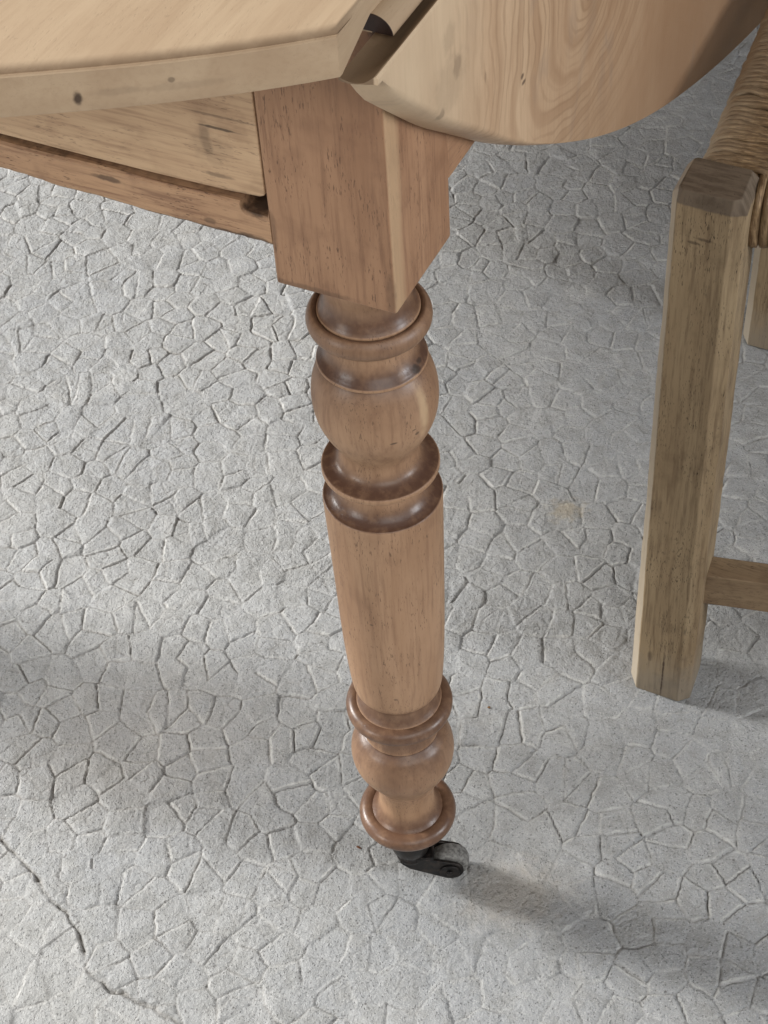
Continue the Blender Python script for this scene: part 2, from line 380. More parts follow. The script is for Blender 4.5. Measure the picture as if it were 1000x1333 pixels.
M_apron = wood('apron_wood', (.375, .215, .122), (.310, .172, .098), (.165, .080, .045), 'Y', rough=.55, pores=.6, offset=(.4, .3, .8))

# --- turned leg ---
def turned_profile():
    P = []                                             # (z, r, stain)
    def add(z, r, s=0.): P.append((z, r, s))
    def line(a, b, n=4):
        for k in range(1, n + 1):
            t = k / n; add(*(a[i] + (b[i] - a[i]) * t for i in range(3)))
    def torus(zc, R, r, a0, a1, s0=.35, n=14):
        for k in range(n + 1):
            t = math.radians(a0 + (a1 - a0) * k / n); add(zc + r * math.sin(t), R + r * math.cos(t), s0 + (.35 if k in (0, n) else 0))
    def curve(pts, n=18):                              # Catmull-Rom through (z, r, s)
        p = np.array([pts[0]] + list(pts) + [pts[-1]])
        for i in range(1, len(p) - 2):
            for k in range(n):
                t = k / n
                v = .5 * ((2 * p[i]) + (-p[i - 1] + p[i + 1]) * t + (2 * p[i - 1] - 5 * p[i] + 4 * p[i + 1] - p[i + 2]) * t * t + (-p[i - 1] + 3 * p[i] - 3 * p[i + 1] + p[i + 2]) * t ** 3)
                add(*v)
        add(*pts[-1])
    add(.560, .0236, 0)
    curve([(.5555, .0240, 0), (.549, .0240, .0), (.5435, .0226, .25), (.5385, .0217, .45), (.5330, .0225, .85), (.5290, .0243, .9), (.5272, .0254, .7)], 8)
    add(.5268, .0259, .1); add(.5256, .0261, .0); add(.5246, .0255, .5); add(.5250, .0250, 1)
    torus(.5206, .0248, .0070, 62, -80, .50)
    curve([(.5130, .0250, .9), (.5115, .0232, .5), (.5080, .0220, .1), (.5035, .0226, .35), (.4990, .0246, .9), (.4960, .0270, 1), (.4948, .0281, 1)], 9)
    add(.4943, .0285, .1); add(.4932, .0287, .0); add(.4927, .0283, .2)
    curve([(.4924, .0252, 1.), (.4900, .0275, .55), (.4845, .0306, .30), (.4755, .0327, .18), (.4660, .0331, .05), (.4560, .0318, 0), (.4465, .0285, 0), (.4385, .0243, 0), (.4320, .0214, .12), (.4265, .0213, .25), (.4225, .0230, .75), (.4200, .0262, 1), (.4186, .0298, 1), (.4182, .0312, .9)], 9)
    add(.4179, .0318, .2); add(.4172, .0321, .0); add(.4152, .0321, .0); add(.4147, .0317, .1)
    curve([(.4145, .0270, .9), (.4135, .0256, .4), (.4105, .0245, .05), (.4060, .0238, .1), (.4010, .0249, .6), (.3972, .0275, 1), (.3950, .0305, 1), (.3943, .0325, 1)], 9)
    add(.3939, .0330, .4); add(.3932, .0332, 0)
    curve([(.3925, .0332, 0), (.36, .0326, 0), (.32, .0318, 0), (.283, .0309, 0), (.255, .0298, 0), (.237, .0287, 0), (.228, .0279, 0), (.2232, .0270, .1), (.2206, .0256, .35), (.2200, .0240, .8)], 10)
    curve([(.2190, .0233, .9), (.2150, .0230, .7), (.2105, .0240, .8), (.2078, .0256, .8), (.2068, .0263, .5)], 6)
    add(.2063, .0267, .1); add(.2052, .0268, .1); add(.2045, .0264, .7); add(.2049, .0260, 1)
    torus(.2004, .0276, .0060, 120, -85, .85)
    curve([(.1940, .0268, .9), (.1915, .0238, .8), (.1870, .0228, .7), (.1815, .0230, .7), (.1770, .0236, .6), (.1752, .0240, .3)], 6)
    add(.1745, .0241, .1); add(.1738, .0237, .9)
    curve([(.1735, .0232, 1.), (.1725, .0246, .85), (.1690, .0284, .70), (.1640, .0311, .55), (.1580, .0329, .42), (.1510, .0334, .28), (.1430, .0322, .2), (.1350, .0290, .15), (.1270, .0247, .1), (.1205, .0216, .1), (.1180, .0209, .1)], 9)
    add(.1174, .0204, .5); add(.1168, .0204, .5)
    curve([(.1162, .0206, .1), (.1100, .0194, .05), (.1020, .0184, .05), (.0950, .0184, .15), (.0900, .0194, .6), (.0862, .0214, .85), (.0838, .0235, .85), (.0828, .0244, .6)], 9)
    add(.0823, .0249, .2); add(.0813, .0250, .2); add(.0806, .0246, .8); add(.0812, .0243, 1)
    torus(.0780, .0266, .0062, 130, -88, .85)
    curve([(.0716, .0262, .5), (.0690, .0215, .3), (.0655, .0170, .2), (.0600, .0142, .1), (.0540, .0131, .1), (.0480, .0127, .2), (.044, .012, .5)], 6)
    return P

def lathe(prof, seg=128, cx=0, cy=0, wob=0.0):
    n = len(prof); V = []; S_ = []
    for z, r, s_ in prof:
        for k in range(seg):
            a = 2 * math.pi * k / seg
            rr = r * (1 + wob * math.sin(2 * a + z * 30) + wob * .5 * math.sin(3 * a - z * 57))
            V.append((cx + rr * math.cos(a), cy + rr * math.sin(a), z)); S_.append(s_)
    F = [(i * seg + k, (i + 1) * seg + k, (i + 1) * seg + (k + 1) % seg, i * seg + (k + 1) % seg) for i in range(n - 1) for k in range(seg)]
    return V, F, S_

V, F, S_ = lathe(turned_profile(), 128, wob=.003)
F.append(tuple(range(len(V) - 128, len(V)))); 
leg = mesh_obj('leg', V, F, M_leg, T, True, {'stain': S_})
h = .0316

def hull_block(name, bottom, top, mat, parent, bev=.0015, seg=3):
    """prism between two matching rings of (x, y, z)"""
    n = len(bottom); V = list(bottom) + list(top)
    F = [tuple(range(n - 1, -1, -1)), tuple(range(n, 2 * n))] + [(i, (i + 1) % n, n + (i + 1) % n, n + i) for i in range(n)]
    o = mesh_obj(name, V, F, mat, parent)
    if bev: bevel(o, bev, seg)
    return o

def box(name, x0, x1, y0, y1, z0, z1, mat, parent, bev=.001, seg=2):
    b = [(x0, y0), (x1, y0), (x1, y1), (x0, y1)]
    return hull_block(name, [(x, y, z0) for x, y in b], [(x, y, z1) for x, y in b], mat, parent, bev, seg)

block = box('leg_block', -h, h, -h, h, .5549, ZB - .0005, M_block, leg, .0016, 3)

# --- castor ---
def metal():
    s = N('castor_iron'); g = s.tc.outputs['Object']
    n = s.noise(g, 260, 4, .6)
    c = s.mix(s.ramp(n, .4, .7), (.012, .011, .011), (.050, .040, .034))
    s.b.inputs['Metallic'].default_value = .65
    s.bump(n, .3, .0005)
    return s.done(c, s.ramp(n, .3, .7, .30, .55), .5)
def tread():
    s = N('worn_wheel'); g = s.tc.outputs['Object']
    n = s.noise(g, 300, 4, .65)
    c = s.mix(s.ramp(n, .35, .68), (.22, .215, .20), (.085, .08, .075))
    s.bump(n, .4, .0006)
    return s.done(c, .7, .3)
M_iron, M_tread = metal(), tread()
CA = empty('castor', (0, 0, 0)); CA.parent = T
jag = []
prof = [(.0535, .0129, 0), (.0535, .0136, 0), (.0500, .0140, 0), (.0400, .0138, 0), (.0330, .0130, 0), (.0302, .0112, 0), (.0298, .0085, 0), (.0270, .0085, 0), (.0268, .0102, 0), (.0225, .0104, 0), (.0210, .0092, 0), (.0208, .002, 0)]
V, F, _ = lathe(prof, 48)
for k in range(48):                                    # torn upper rim of the cup
    dz = .0035 * abs(math.sin(k * .9)) * random.random() + .001 * random.random()
    for row in (0, 1): x, y, z = V[row * 48 + k]; V[row * 48 + k] = (x, y, z - dz)
mesh_obj('ferrule', V, F, M_iron, CA, True)
tdir = math.radians(-5) - PSI                          # trailing direction seen in the table frame
tx, ty = math.cos(tdir), math.sin(tdir); nx_, ny_ = ty, -tx     # n points to the viewer's side
RW, WW, TR = .0135, .0062, .0270
wc = (tx * TR, ty * TR, RW)
def wheel():
    pr = [(-WW, .003), (-WW, .0108), (-WW * .86, .0125), (-WW * .5, .0134), (0, .0135), (WW * .5, .0134), (WW * .86, .0125), (WW, .0108), (WW, .003)]
    V = []; seg = 56
    for o, r in pr:
        for k in range(seg):
            a = 2 * math.pi * k / seg; V.append((wc[0] + nx_ * o + tx * r * math.cos(a), wc[1] + ny_ * o + ty * r * math.cos(a), wc[2] + r * math.sin(a)))
    F = [(i * seg + k, i * seg + (k + 1) % seg, (i + 1) * seg + (k + 1) % seg, (i + 1) * seg + k) for i in range(len(pr) - 1) for k in range(seg)]
    F += [tuple(range(seg)), tuple(range(len(V) - seg, len(V)))[::-1]]
    o = mesh_obj('wheel', V, F, M_tread, CA, True); return o
wheel()
def plate(name, outline, o0, o1, bev=.0006):
    """outline in (along trail, z); thickness between offsets o0..o1 along n"""
    A = [(tx * a + nx_ * o0, ty * a + ny_ * o0, z) for a, z in outline]; B = [(tx * a + nx_ * o1, ty * a + ny_ * o1, z) for a, z in outline]
    n = len(A); F = [tuple(range(n)), tuple(range(2 * n - 1, n - 1, -1))] + [(i, n + i, n + (i + 1) % n, (i + 1) % n) for i in range(n)]
    return bevel(mesh_obj(name, A + B, F, M_iron, CA), bev, 2)
tear = [(-.006, .0265), (-.0065, .0215), (-.001, .0155)] + [(TR + .0098 * math.cos(a), RW - .0008 + .0098 * math.sin(a)) for a in np.radians(np.linspace(-125, 80, 18))] + [(.014, .0262), (.006, .0275)]
plate('fork_plate', tear, WW + .0006, WW + .0030)
plate('fork_plate', tear, -WW - .0006, -WW - .0030)
cap = [(TR + .0072 * math.cos(a), RW - .0008 + .0072 * math.sin(a)) for a in np.linspace(0, 2 * math.pi, 28)[:-1]]
plate('hub_cap', cap, WW + .0030, WW + .0042, .0005)
riv = [(TR + .0022 * math.cos(a), RW - .0008 + .0022 * math.sin(a)) for a in np.linspace(0, 2 * math.pi, 16)[:-1]]
plate('axle_pin', riv, WW + .0042, WW + .0056, .0006)
plate('yoke', [(-.0075, .0215), (-.0075, .0275), (.0155, .0290), (.0165, .0270), (.0150, .0235)], -WW - .0025, WW + .0025)

# --- aprons and drawer at the near end ---
W2 = -.84                                              # the other long side of the frame: its leg stands here
def rail_mesh():
    xs = np.concatenate([np.linspace(W2 + h, -.0475, 150), [-.0466, -.0461, -.0455, -.0445, -.042, -.038, -.0345, -.0320, -h + .0005]]); V = []; F = []
    for i, x in enumerate(xs):
        wv = .0003 * math.sin(x * 61) + .0003 * math.sin(x * 147 + 1) + random.uniform(-.00035, .00035)
        zt = .5985 + random.uniform(-.0001, .0001)
        if -.0463 < x < -.0318: zt = .5935 + .004 * max(0, (-.0440 - x) / .0025) ** 2
        zb = .5768 + wv + .0038 * (min(1, max(0, (-.07 - x) / .12)))
        yb = -h + .0004 * math.sin(x * 90)
        V += [(x, yb + .0022, zb), (x, yb + .0004, zb + .002), (x, yb, zb + .005), (x, yb, zt - .0012), (x, yb + .0012, zt), (x, -.002, zt), (x, -.002, zb)]
    for i in range(len(xs) - 1):
        for k in range(7): F.append((i * 7 + k, (i + 1) * 7 + k, (i + 1) * 7 + (k + 1) % 7, i * 7 + (k + 1) % 7))
    F += [tuple(range(7)), tuple(range(len(V) - 7, len(V)))[::-1]]
    o = mesh_obj('drawer_rail', V, [f[::-1] for f in F], M_rail, T, False)
    return o
rail_mesh()
# drawer front with a rounded lower corner
dr = [(-.0323, ZB - .001), (-.0323, .6068), (-.0330, .6054), (-.0350, .6044), (-.0505, .6034), (-.09, .6028), (-.13, .6028), (-.178, .6030), (-.40, .6030), (W2 + .0345, .6030), (W2 + .0345, ZB - .001)]
A = [(x, -h + .0006, z) for x, z in dr]; B = [(x, -.012, z) for x, z in dr]; n = len(A)
dfront = mesh_obj('drawer_front', A + B, [tuple(range(n))[::-1], tuple(range(n, 2 * n))] + [(i, (i + 1) % n, n + (i + 1) % n, n + i) for i in range(n)], M_draw, T)
bevel(dfront, .0007, 2, 40)
YF = 2.07
box('side_apron', h - .022, h, h - .0005, YF - h, .5892, ZB - .001, M_apron, T, .001)
box('side_apron', W2 - h, W2 - h + .022, h - .0005, YF - h, .5892, ZB - .001, M_apron, T, .001)
box('end_apron', W2 + h, -h, YF + h - .022, YF + h, .5892, ZB - .001, M_apron, T, .001)

# --- the top ---
def end_curve():                                       # the bowed near edge, x from the corner to the middle
    px = np.array([.0356, .0134, -.0186, -.0490, -.0748]); py = np.array([-.0741, -.0913, -.1127, -.1307, -.1448])
    xs = np.concatenate([np.linspace(.0356, -.0748, 40), np.linspace(-.0748, CX, 50)[1:]])
    co = np.polyfit(px, py, 3); y0 = np.polyval(co, -.0748); s0 = np.polyval(np.polyder(co), -.0748)
    out = []
    for x in xs:
        if x >= -.0748: out.append((x, np.polyval(co, x)))
        else:
            L = -.0748 - CX; t = (-.0748 - x) / L
            out.append((x, y0 - s0 * L * (t - t * t / 2)))
    return out
near_r = end_curve(); near = near_r + [(2 * CX - x, y) for x, y in near_r[::-1][1:]]
RX = .0356; SX = .0325                                 # outer side of the board, and of the step above the rule joint
YE = 2.07
def top_mesh():
    far = [(x, YE - y) for x, y in near[::-1]]
    V = []; F = []
    def ringpts(inset, z, worn=0.):
        R = []
        for (x, y) in near:
            cxn = (x - CX); L = math.hypot(cxn, y - .9)
            nrm_y = 1.
            R.append((x - math.copysign(min(abs(cxn), inset * .45), cxn), y + inset * .9, z))
        for (x, y) in far:
            cxn = (x - CX)
            R.append((x - math.copysign(min(abs(cxn), inset * .45), cxn), y - inset * .9, z))
        return R
    rings = [ringpts(.0030, ZB), ringpts(.0004, ZB + .0010), ringpts(0, ZB + .0035), ringpts(.0002, ZT - .0080), ringpts(.0010, ZT - .0022), ringpts(.0022, ZT - .0017), ringpts(.0032, ZT - .0019),
             ringpts(.0046, ZT - .0008), ringpts(.0066, ZT - .0001), ringpts(.0085, ZT)]
    st = [0, 0, 0, 0, .12, .5, .9, .55, .15, 0]
    n = len(rings[0])
    for R in rings: V += R
    for i in range(len(rings) - 1):
        for k in range(n): F.append((i * n + k, i * n + (k + 1) % n, (i + 1) * n + (k + 1) % n, (i + 1) * n + k))
    F.append(tuple(range(n))[::-1])
    # top face as strips between the two sides to keep shading clean
    b = (len(rings) - 1) * n; F.append(tuple(range(b, b + n)))
    o = mesh_obj('tabletop', V, F, M_top, T, False, {'stain': np.repeat(st, n)})
    return o
tabletop = top_mesh()
# cut the rule joint: step and undercut along the long side near the corner, quarter-round further back
def cutter_strip(y0, y1, prof0, prof1):
    A = [(x, y0, z) for x, z in prof0]; B = [(x, y1, z) for x, z in prof1]; n = len(A)
    return A + B, [tuple(range(n))[::-1], tuple(range(n, 2 * n))] + [(i, (i + 1) % n, n + (i + 1) % n, n + i) for i in range(n)]
OY = -.0400                                            # the quarter-round starts here
ov = [(SX, .7105)] + [(SX + .0098 * math.cos(a), .7102 + .0085 * math.sin(a)) for a in np.radians(np.linspace(0, 90, 14))] + [(SX - .004, .7187), (SX - .004, .7105)]
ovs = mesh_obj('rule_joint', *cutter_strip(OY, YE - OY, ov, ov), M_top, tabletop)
M_end_dark = wood('dark_end_wood', (.045, .024, .018), (.03, .016, .012), (.012, .008, .007), 'Y', rough=.5, pores=.3)
ovs.data.materials.append(M_end_dark); ovs.data.polygons[0].material_index = 1  # near-black wood on the near end face of the quarter-round
bevel(ovs, .0003, 1, 50)
# remove wood under the step near the corner and trim the side to the step line
cut = bpy.data.meshes.new('cut'); 
cv = [(SX - .030, OY - .0400, .7090), (SX + .02, OY - .0400, .7090), (SX + .02, OY - .0400, .7094), (SX - .030, OY - .0400, .7094)]
def apply_cut(o, V, F):
    me = bpy.data.meshes.new('c'); me.from_pydata(V, [], F); me.update()
    bm = bmesh.new(); bm.from_mesh(me); bmesh.ops.recalc_face_normals(bm, faces=bm.faces); bm.to_mesh(me); bm.free()
    c = bpy.data.objects.new('c', me); COL.objects.link(c); c.matrix_world = o.matrix_world if not o.parent else Matrix.Rotation(PSI, 4, 'Z')
    m = o.modifiers.new('b', 'BOOLEAN'); m.object = c; m.operation = 'DIFFERENCE'; m.solver = 'EXACT'
    bpy.context.view_layer.update()
    dg = bpy.context.evaluated_depsgraph_get(); nm = bpy.data.meshes.new_from_object(o.evaluated_get(dg))
    o.modifiers.clear(); o.data = nm; nm.name = 'tabletop'
    bpy.data.objects.remove(c)
# side trim: the board's side leans in from the corner (.0356) to the step line (.0325)
s0, s1 = (RX, -.0741), (SX + .0004, OY)
V_, F_ = cutter_strip(-.12, YE + .12, [(0, 0)], [(0, 0)]) if False else ([], [])
pl = [(RX + .0002, -.0760), (SX + .0003, OY - .001), (SX + .0003, YE - OY + .001), (RX + .0002, YE + .076), (.08, YE + .2), (.08, -.2)]
V_ = [(x, y, .70) for x, y in pl] + [(x, y, .74) for x, y in pl]; n = len(pl)
apply_cut(tabletop, V_, [tuple(range(n))[::-1], tuple(range(n, 2 * n))] + [(i, (i + 1) % n, n + (i + 1) % n, n + i) for i in range(n)])
# undercut wedge below the step: nothing at the corner, up to z .7187 where the quarter-round starts
a0 = (-.0745, .7085, .7103); a1 = (OY + .0002, .7085, .7187)
V_ = [(SX - .016, a0[0], a0[1]), (.05, a0[0], a0[1]), (.05, a0[0], a0[2]), (SX - .016, a0[0], a0[2]),
      (SX - .016, a1[0], a1[1]), (.05, a1[0], a1[1]), (.05, a1[0], a1[2]), (SX - .016, a1[0], a1[2])]
apply_cut(tabletop, V_, [(0, 1, 2, 3), (7, 6, 5, 4), (0, 4, 5, 1), (1, 5, 6, 2), (2, 6, 7, 3), (3, 7, 4, 0)])
bevel(tabletop, .0009, 3, 32)

# --- the hanging leaf ---
def leaf_mesh():
    P = np.array([(-.0702, .7123), (-.0524, .6956), (-.0248, .6701), (-.0006, .6484), (.0258, .6280), (.0678, .5925), (.1308, .5485), (.2042, .5055), (.289, .4646), (.369, .4336), (.4585, .4043), (.5585, .3767)])
    Y = list(P[:, 0]); Zs = list(P[:, 1])
    s = -.262
    for k in range(1, 12):
        t = k / 11; y = .5585 + (1.035 - .5585) * t; Y.append(y); Zs.append(.3767 + s * (1.035 - .5585) * (t - t * t / 2))
    yy = np.concatenate([np.linspace(-.0702, .6, 150), np.linspace(.6, 1.035, 40)[1:]])
    # smooth fit: cubic interpolation through the points
    from bisect import bisect
    Y = np.array(Y); Zs = np.array(Zs); m = np.gradient(Zs, Y)
    zz = []
    for y in yy:
        i = min(max(bisect(Y, y) - 1, 0), len(Y) - 2); hh = Y[i + 1] - Y[i]; t = (y - Y[i]) / hh
        zz.append((2 * t ** 3 - 3 * t * t + 1) * Zs[i] + (t ** 3 - 2 * t * t + t) * hh * m[i] + (-2 * t ** 3 + 3 * t * t) * Zs[i + 1] + (t ** 3 - t * t) * hh * m[i + 1])
    zz = np.array(zz)
    for _ in range(6): zz[1:-1] = (zz[:-2] + 2 * zz[1:-1] + zz[2:]) / 4
    yy = np.concatenate([yy, 2 * 1.035 - yy[::-1][1:]]); zz = np.concatenate([zz, zz[::-1][1:]])
    XI, XO = .0327, .0500
    V = []; F = []
    TZ = .7122
    # cross-section across the thickness for each y: lower edge (rounded) up to the cove at the top
    for y, z in zip(yy, zz):
        i0 = np.clip((y + .0702) / .02, 0, 1)
        # lower edge normal pushes the inner edge a little further down/along (edge is cut square, slightly eased)
        zl = min(z, TZ - .004)
        dz = min(1, max(0, (y + .0702) / .016)) * (1 - .8 * min(1, max(0, (y - .03) / .12)))
        row = [(XI, y, min(zl - .0075 * dz, .7070)), (XI + .0012, y, min(zl - .0088 * dz, .7065)), (XI + .005, y, min(zl - .0082 * dz, .7062)), (XO - .0055, y, min(zl - .0060 * dz, .7075)), (XO - .0022, y, min(zl - .0038 * dz, .7098)), (XO - .0005, y, min(zl - .0018 * dz, .7106)), (XO, y, min(zl + .0004, .7112)),
               (XO, y, TZ - .001), (XO - .0008, y, TZ)]
        for cx_, cz_ in ((.0478, .7112), (.0460, .7096), (.0436, .7080), (.0410, .7071), (.0385, .7069), (.0360, .7073), (.0327, .7084)):
            row.append((cx_, y, cz_))
        V += row
    R = len(row); n = len(yy)
    for i in range(n - 1):
        for k in range(R): F.append((i * R + k, i * R + (k + 1) % R, (i + 1) * R + (k + 1) % R, (i + 1) * R + k))
    F += [tuple(range(R))[::-1], tuple(range(len(V) - R, len(V)))]
    o = mesh_obj('drop_leaf', V, F, M_leaf, T, False)
    bm = bmesh.new(); bm.from_mesh(o.data); bmesh.ops.remove_doubles(bm, verts=bm.verts, dist=1e-6); bmesh.ops.recalc_face_normals(bm, faces=bm.faces)
    bm.to_mesh(o.data); bm.free()
    o.data.polygons.foreach_set('use_smooth', [True] * len(o.data.polygons))
    o.data.set_sharp_from_angle(angle=math.radians(38))
    return o
leaf1 = leaf_mesh()
me2 = leaf1.data.copy(); me2.transform(Matrix.Translation((2 * CX, 0, 0)) @ Matrix.Scale(-1, 4, (1, 0, 0))); me2.flip_normals()
leaf2 = bpy.data.objects.new('drop_leaf', me2); COL.objects.link(leaf2); leaf2.parent = T

# the other legs of the table, beyond the frame
def copy_tree(o, parent, dx, dy):
    c = o.copy(); COL.objects.link(c); c.parent = parent
    if parent is T: c.location = (o.location.x + dx, o.location.y + dy, o.location.z)
    for ch in [k for k in bpy.data.objects if k.parent is o]: copy_tree(ch, c, dx, dy)
    return c
for dx, dy in ((W2, 0), (0, YF), (W2, YF)):
    for src in (leg, CA): copy_tree(src, T, dx, dy)

# ------------------------------------------------------------------ the chair
CO = (.30, .42)                                        # its middle, in the table's axes
CH = empty('rush_seat_chair', (*e2w(*CO), 0), PSI)
CH['label'] = 'weathered square-legged wooden chair with a woven rush seat beside the hanging table leaf'
CH['category'] = 'chair'
def chair_extra(s, c):
    k = s.sep(s.tc.outputs['Object'])
    n = s.noise(s.tc.outputs['Object'], 60, 4, .6)
    # grey scuffing on the foot, dark grime on the sawn top
    c = s.mix(s.math('MULTIPLY', s.ramp(s.math('ADD', k[2], s.math('MULTIPLY', n, .05)), .085, .035), .55), c, (.215, .190, .155))
    c = s.mix(s.math('MULTIPLY', s.ramp(s.math('ADD', k[2], s.math('MULTIPLY', s.math('SUBTRACT', n, .5), .004)), .4626, .4640), .85), c, s.mix(s.ramp(s.noise(s.map((60, 300, 60)), 1, 3), .4, .65), (.125, .095, .070), (.075, .055, .040)))
    kx = s.math('ADD', k[0], s.math('MULTIPLY', s.math('SUBTRACT', n, .5), .002))
    pale = s.math('ADD', s.math('MULTIPLY', s.ramp(kx, -.2088, -.2098), s.ramp(k[1], -.10, -.12)), s.ramp(kx, -.2470, -.2480))
    c = s.mix(s.math('MULTIPLY', pale, .62), c, (.50, .43, .335))  # pale left edges: wear plus the light on them, mixed into the colour
    crk = s.noise(s.map((380, 380, 22)), 1, 3, .6)
    return s.mix(s.math('MULTIPLY', s.ramp(crk, .67, .72), .7), c, (.05, .035, .022))
M_chair = wood('old_oak', (.300, .222, .132), (.225, .158, .090), (.100, .062, .034), 'Z', rough=.68, spec=.25, pores=.9, contrast=1.5, extra=chair_extra, bumps=.6,
               spots=[((-.189, -.209, .030), (.0008, .004, .030), .9), ((-.2, -.209, .045), (.002, .004, .006), .5), ((-.190, -.2105, .442), (.006, .004, .0012), .6),
                      ((-.196, -.209, .438), (.004, .004, .001), .6)])
M_str = wood('stretcher_oak', (.30, .215, .130), (.22, .150, .088), (.10, .062, .036), 'X', rough=.68, spec=.25, pores=.8, contrast=1.3, bumps=.5)
def C(p): return (p[0] - CO[0], p[1] - CO[1])
def square_leg(name, base, top, zt, cap, zc, bow=.00015):
    n = len(base); V = []; F = []; rows = 46
    for i in range(rows + 1):
        t = i / rows; z = t * zt
        for k in range(n):
            x = base[k][0] + (top[k][0] - base[k][0]) * t; y = base[k][1] + (top[k][1] - base[k][1]) * t
            x += bow * (math.sin(z * 31 + k * 2.1) + .6 * math.sin(z * 83 + k * 4)) + random.uniform(-.00022, .00022); y += bow * (math.sin(z * 27 + k * 1.3) + .5 * math.sin(z * 70 + k)) + random.uniform(-.0002, .0002)
            zz = z + (0.0006 * math.sin(k * 2.4) if i == 0 else 0)
            if i == rows: zz += .0008 * math.sin(k * 3.1)
            V.append((*C((x, y)), zz))
    for x, y in cap: V.append((*C((x, y)), zc + random.uniform(-.0004, .0004)))
    for i in range(rows + 1):
        for k in range(n): F.append((i * n + k, i * n + (k + 1) % n, (i + 1) * n + (k + 1) % n, (i + 1) * n + k))
    F.append(tuple(range(n))[::-1]); F.append(tuple(range(len(V) - n, len(V))))
    o = mesh_obj(name, V, F, M_chair, CH)
    return bevel(o, .0008, 2, 25)
base = [(.0913, .2138), (.1246, .2130), (.1322, .2205), (.1300, .2520), (.1260, .2560), (.0900, .2570), (.0850, .2530), (.0825, .2270)]
top = [(.0914, .2122), (.1240, .2103), (.1325, .2150), (.1300, .2500), (.1270, .2530), (.0890, .2535), (.0852, .2500), (.0858, .2212)]
capp = [(.0943, .2132), (.1245, .2134), (.1280, .2165), (.1262, .2435), (.1245, .2452), (.0925, .2455), (.0905, .2440), (.0915, .2160)]
square_leg('leg', base, top, .4630, capp, .4725)
# right front leg, and the two rear posts
def shifted(pts, d): return [(x + d[0], y + d[1]) for x, y in pts]
FR = (.400, .085)
square_leg('leg', shifted(base, FR), shifted(top, FR), .4630, shifted(capp, FR), .4725)
RL = (-.0385, .4085); RR = (.330, .500)
for d, nm in ((RL, 'back_post'), (RR, 'back_post')):
    square_leg(nm, shifted(base, d), shifted(top, (d[0] + .004, d[1] + .02)), .90, shifted(capp, (d[0] + .004, d[1] + .02)), .905)
def bar(name, a, b, z0, z1, dep, mat=None):
    a = np.array(a); b = np.array(b); t = (b - a) / np.linalg.norm(b - a); nn = np.array([-t[1], t[0]])
    Vb = []
    for q in (a, b):
        for s_, z in ((0, z0), (0, z1), (dep, z1), (dep, z0)): Vb.append((*C(q + nn * s_), z + random.uniform(-.0006, .0006)))
    o = mesh_obj(name, Vb, [(0, 1, 2, 3), (7, 6, 5, 4), (0, 4, 5, 1), (1, 5, 6, 2), (2, 6, 7, 3), (3, 7, 4, 0)], mat or M_str, CH)
    bm = bmesh.new(); bm.from_mesh(o.data); bmesh.ops.recalc_face_normals(bm, faces=bm.faces); bm.to_mesh(o.data); bm.free()
    return bevel(o, .0012, 2)
bar('stretcher', (.128, .2262), (.128 + .36, .2262 + .0765), .1050, .1355, .0205)
bar('stretcher', (.50, .34), (.425, .70), .12, .15, .02)
bar('stretcher', (.085, .655), (.415, .735), .15, .18, .02)

# rush seat: cords over hidden rails
SEAT = empty('seat', (0, 0, .45)); SEAT.parent = CH
def straw():
    s = N('rush_cord'); g = s.tc.outputs['Object']
    oi = s.n.new('ShaderNodeObjectInfo')
    u = s.attr('along'); v = s.attr('around')
    tw = s.math('ADD', s.math('MULTIPLY', u, 150.), s.math('MULTIPLY', v, 6.2832))
    comb = s.n.new('ShaderNodeCombineXYZ'); s.lk(s.math('MULTIPLY', u, 60.), comb.inputs[0]); s.lk(s.math('SINE', s.math('ADD', tw, s.math('MULTIPLY', v, 19.))), comb.inputs[1]); s.lk(s.math('MULTIPLY', oi.outputs['Random'], 50.), comb.inputs[2])
    fib = s.noise(comb.outputs[0], 2.5, 4, .65)
    blot = s.noise(g, 55, 3, .6)
    c = s.mix(s.ramp(fib, .38, .62), (.120, .068, .030), (.35, .235, .125))
    c = s.mix(s.math('MULTIPLY', s.ramp(blot, .45, .7), .5), c, (.14, .082, .040))
    c = s.mix(s.math('MULTIPLY', s.ramp(oi.outputs['Random'], 0, 1), .38), c, (.17, .105, .052))
    c = s.mix(s.math('MULTIPLY', s.attr('edge'), .6), c, (.52, .43, .31))
    s.bump(s.math('ADD', fib, s.math('MULTIPLY', s.math('SINE', s.math('MULTIPLY', tw, 2.)), .35)), .7, .0012)
    return s.done(c, .55, .35)
M_straw = straw()
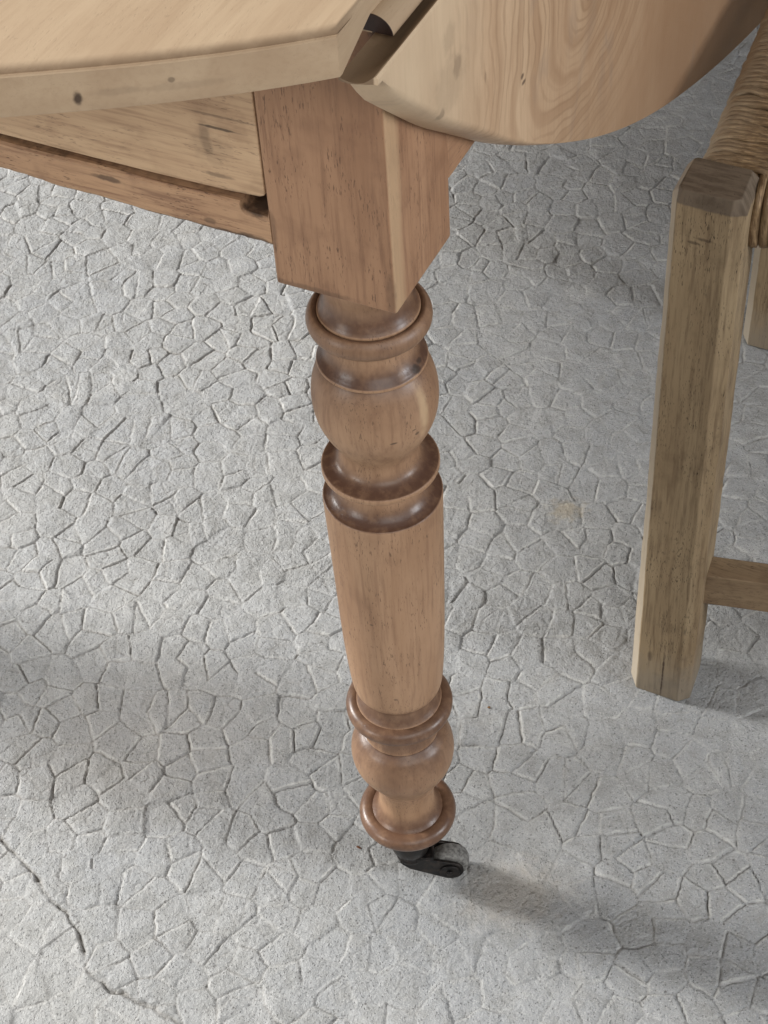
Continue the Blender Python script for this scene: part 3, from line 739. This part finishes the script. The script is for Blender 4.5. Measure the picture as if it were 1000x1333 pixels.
def cord(path, r=.0029, sides=8, twist=420., edge=None, seed=0, fine=.0030):
    """tube of two twisted strands along a path of (x, y, z)"""
    P = np.array(path, float)
    seg = np.linalg.norm(np.diff(P, axis=0), axis=1); L = np.concatenate([[0], np.cumsum(seg)])
    n = max(8, int(L[-1] / fine)); tt = np.linspace(0, L[-1], n)
    Q = np.stack([np.interp(tt, L, P[:, k]) for k in range(3)], 1)
    ed = np.interp(tt, L, edge) if edge is not None else tt * 0
    rr = random.Random(seed); ph = rr.uniform(0, 6.28); ww = rr.uniform(.9, 1.12)
    T_ = np.gradient(Q, axis=0); T_ /= np.linalg.norm(T_, axis=1, keepdims=True) + 1e-9
    ref = np.array([.13, .97, .2]) if abs(T_[0][1]) < .8 else np.array([1., .1, .1])
    V = []; F = []; al = []; ar = []; eg = []
    for i in range(n):
        a = np.cross(T_[i], ref); a /= np.linalg.norm(a); b = np.cross(T_[i], a)
        off_ = .0005 * np.array([math.sin(tt[i] * 90 + ph), math.sin(tt[i] * 70 + ph * 2), math.sin(tt[i] * 110 + ph)])
        for k in range(sides):
            th = 2 * math.pi * k / sides
            q = r * ww * (1 + .13 * math.cos(2 * th - tt[i] * twist + ph) + .05 * math.sin(tt[i] * 50 + ph))
            V.append(Q[i] + off_ + a * math.cos(th) * q + b * math.sin(th) * q); al.append(tt[i]); ar.append(k / sides); eg.append(ed[i])
    for i in range(n - 1):
        for k in range(sides): F.append((i * sides + k, (i + 1) * sides + k, (i + 1) * sides + (k + 1) % sides, i * sides + (k + 1) % sides))
    F += [tuple(range(sides)), tuple(range(len(V) - sides, len(V)))[::-1]]
    V = [(v[0] - CO[0], v[1] - CO[1], v[2] - .45) for v in V]
    return mesh_obj('cord', V, F, M_straw, SEAT, True, {'along': al, 'around': ar, 'edge': eg})
# seat corners in the table's axes: front-left, front-right, rear-right, rear-left (outside of the rails)
S0, S1, S2, S3 = map(np.array, ((.0955, .2240), (.528, .312), (.470, .712), (.0640, .6450)))
CEN = (S0 + S1 + S2 + S3) / 4
ZR = .4620
def side_cords(A, B, rail_h, step, other, zoff=0., margin=.028, r=.0024, tw=700., fine=.0030):
    """cords wrapping the rail A-B and running inwards as far as the mitre"""
    d = B - A; L = np.linalg.norm(d); d = d / L; n_ = np.array([-d[1], d[0]])
    if (CEN - A) @ n_ < 0: n_ = -n_
    k = 0; s_ = margin
    while s_ < L - margin + .001:
        p = A + d * s_
        reach = min(s_, L - s_) * .90 + .012; reach = min(reach, .20)
        jit = random.uniform(-.0006, .0006); zt = ZR + zoff + random.uniform(-.0007, .0007)
        o1, o2 = p + n_ * .004 + d * jit, p + n_ * 0
        path = [(*(p + n_ * .030), zt - rail_h - .001), (*(p + n_ * .008), zt - rail_h), (*(p + n_ * .0015), zt - rail_h + .003), (*(p - n_ * .0005), zt - rail_h * .5), (*(p + n_ * .0008), zt - .007), (*(p + n_ * .0045), zt - .0018), (*(p + n_ * .011), zt)]
        sl = random.uniform(-.0012, .0012)
        for q in np.linspace(.02, reach, max(2, int(reach / .01))):
            path.append((*(p + n_ * q + d * (sl * q / .1)), zt - .004 * (q / .2) + .0006 * math.sin(q * 70 + k)))
        path.append((*(p + n_ * (reach + .003)), zt - .012))
        edge = ([0, 0, .4, 1, 1, .8, .3] if tw > 200 else [0] * 7) + [0] * (len(path) - 7)
        cord(path, r, 8, tw, edge, k, fine); k += 1
        s_ += step * random.uniform(.93, 1.07)
side_cords(S0, S3, .020, .0047, None, 0.004, .028, .00225, 420., .0022)
side_cords(S0, S1, .036, .0054, None, 0.001, .034, .0028, 120., .0030)
side_cords(S1, S2, .026, .0056, None, 0.0)
side_cords(S3, S2, .030, .0056, None, 0.0)
# the wooden rails inside the weave
for a, b in ((S0, S1), (S1, S2), (S3, S2), (S0, S3)):
    d = (b - a) / np.linalg.norm(b - a); nn = np.array([-d[1], d[0]])
    if (CEN - a) @ nn < 0: nn = -nn
    A_ = a + nn * .005; B_ = b + nn * .005
    vb = []
    for q in (A_, B_):
        for s_, z in ((0, -.016), (0, .006), (.020, .006), (.020, -.016)): 
            v = q + nn * s_; vb.append((v[0] - CO[0], v[1] - CO[1], z))
    o = mesh_obj('seat_rail', vb, [(0, 1, 2, 3), (7, 6, 5, 4), (0, 4, 5, 1), (1, 5, 6, 2), (2, 6, 7, 3), (3, 7, 4, 0)], M_str, SEAT)
for z in (.62, .78):                                   # ladder back, above the frame
    bar('back_slat', (.095, .665), (.415, .745), z, z + .07, .012)

# ------------------------------------------------------------------ crumbs on the floor
def chip(name, label, cat, x, y, size, col, group=None):
    s = N(name + '_colour'); m = s.done(s.mix(s.noise(s.tc.outputs['Object'], 900, 2), col, tuple(c * .5 for c in col)), .8, .2)
    i = int(np.argmin(abs(ys - y))); j = int(np.argmin(abs(GX[0] - x))); z = float(Z[i, j])
    bm = bmesh.new(); bmesh.ops.create_icosphere(bm, subdivisions=1, radius=1)
    rr = random.Random(int(abs(x) * 1e4))
    for v in bm.verts:
        k = rr.uniform(.65, 1.15); v.co = Vector((v.co.x * size[0] * k, v.co.y * size[1] * k, v.co.z * size[2] * k + size[2] * .8))
    me = bpy.data.meshes.new(name); bm.to_mesh(me); bm.free(); me.materials.append(m)
    o = bpy.data.objects.new(name, me); COL.objects.link(o); o.location = (x, y, z); o.rotation_euler = (0, 0, rr.uniform(0, 3))
    o['label'] = label; o['category'] = cat
    if group: o['group'] = group
chip('wood_chip', 'tiny reddish-brown wood chip on the floor just left of the table castor', 'wood chip', -.0375, .0212, (.0022, .0011, .0006), (.14, .06, .03))
chip('wood_chip', 'tiny orange-brown wood chip on the floor right of the leg, level with its lower bulb', 'wood chip', .0683, .136, (.0013, .0015, .0007), (.22, .12, .05))
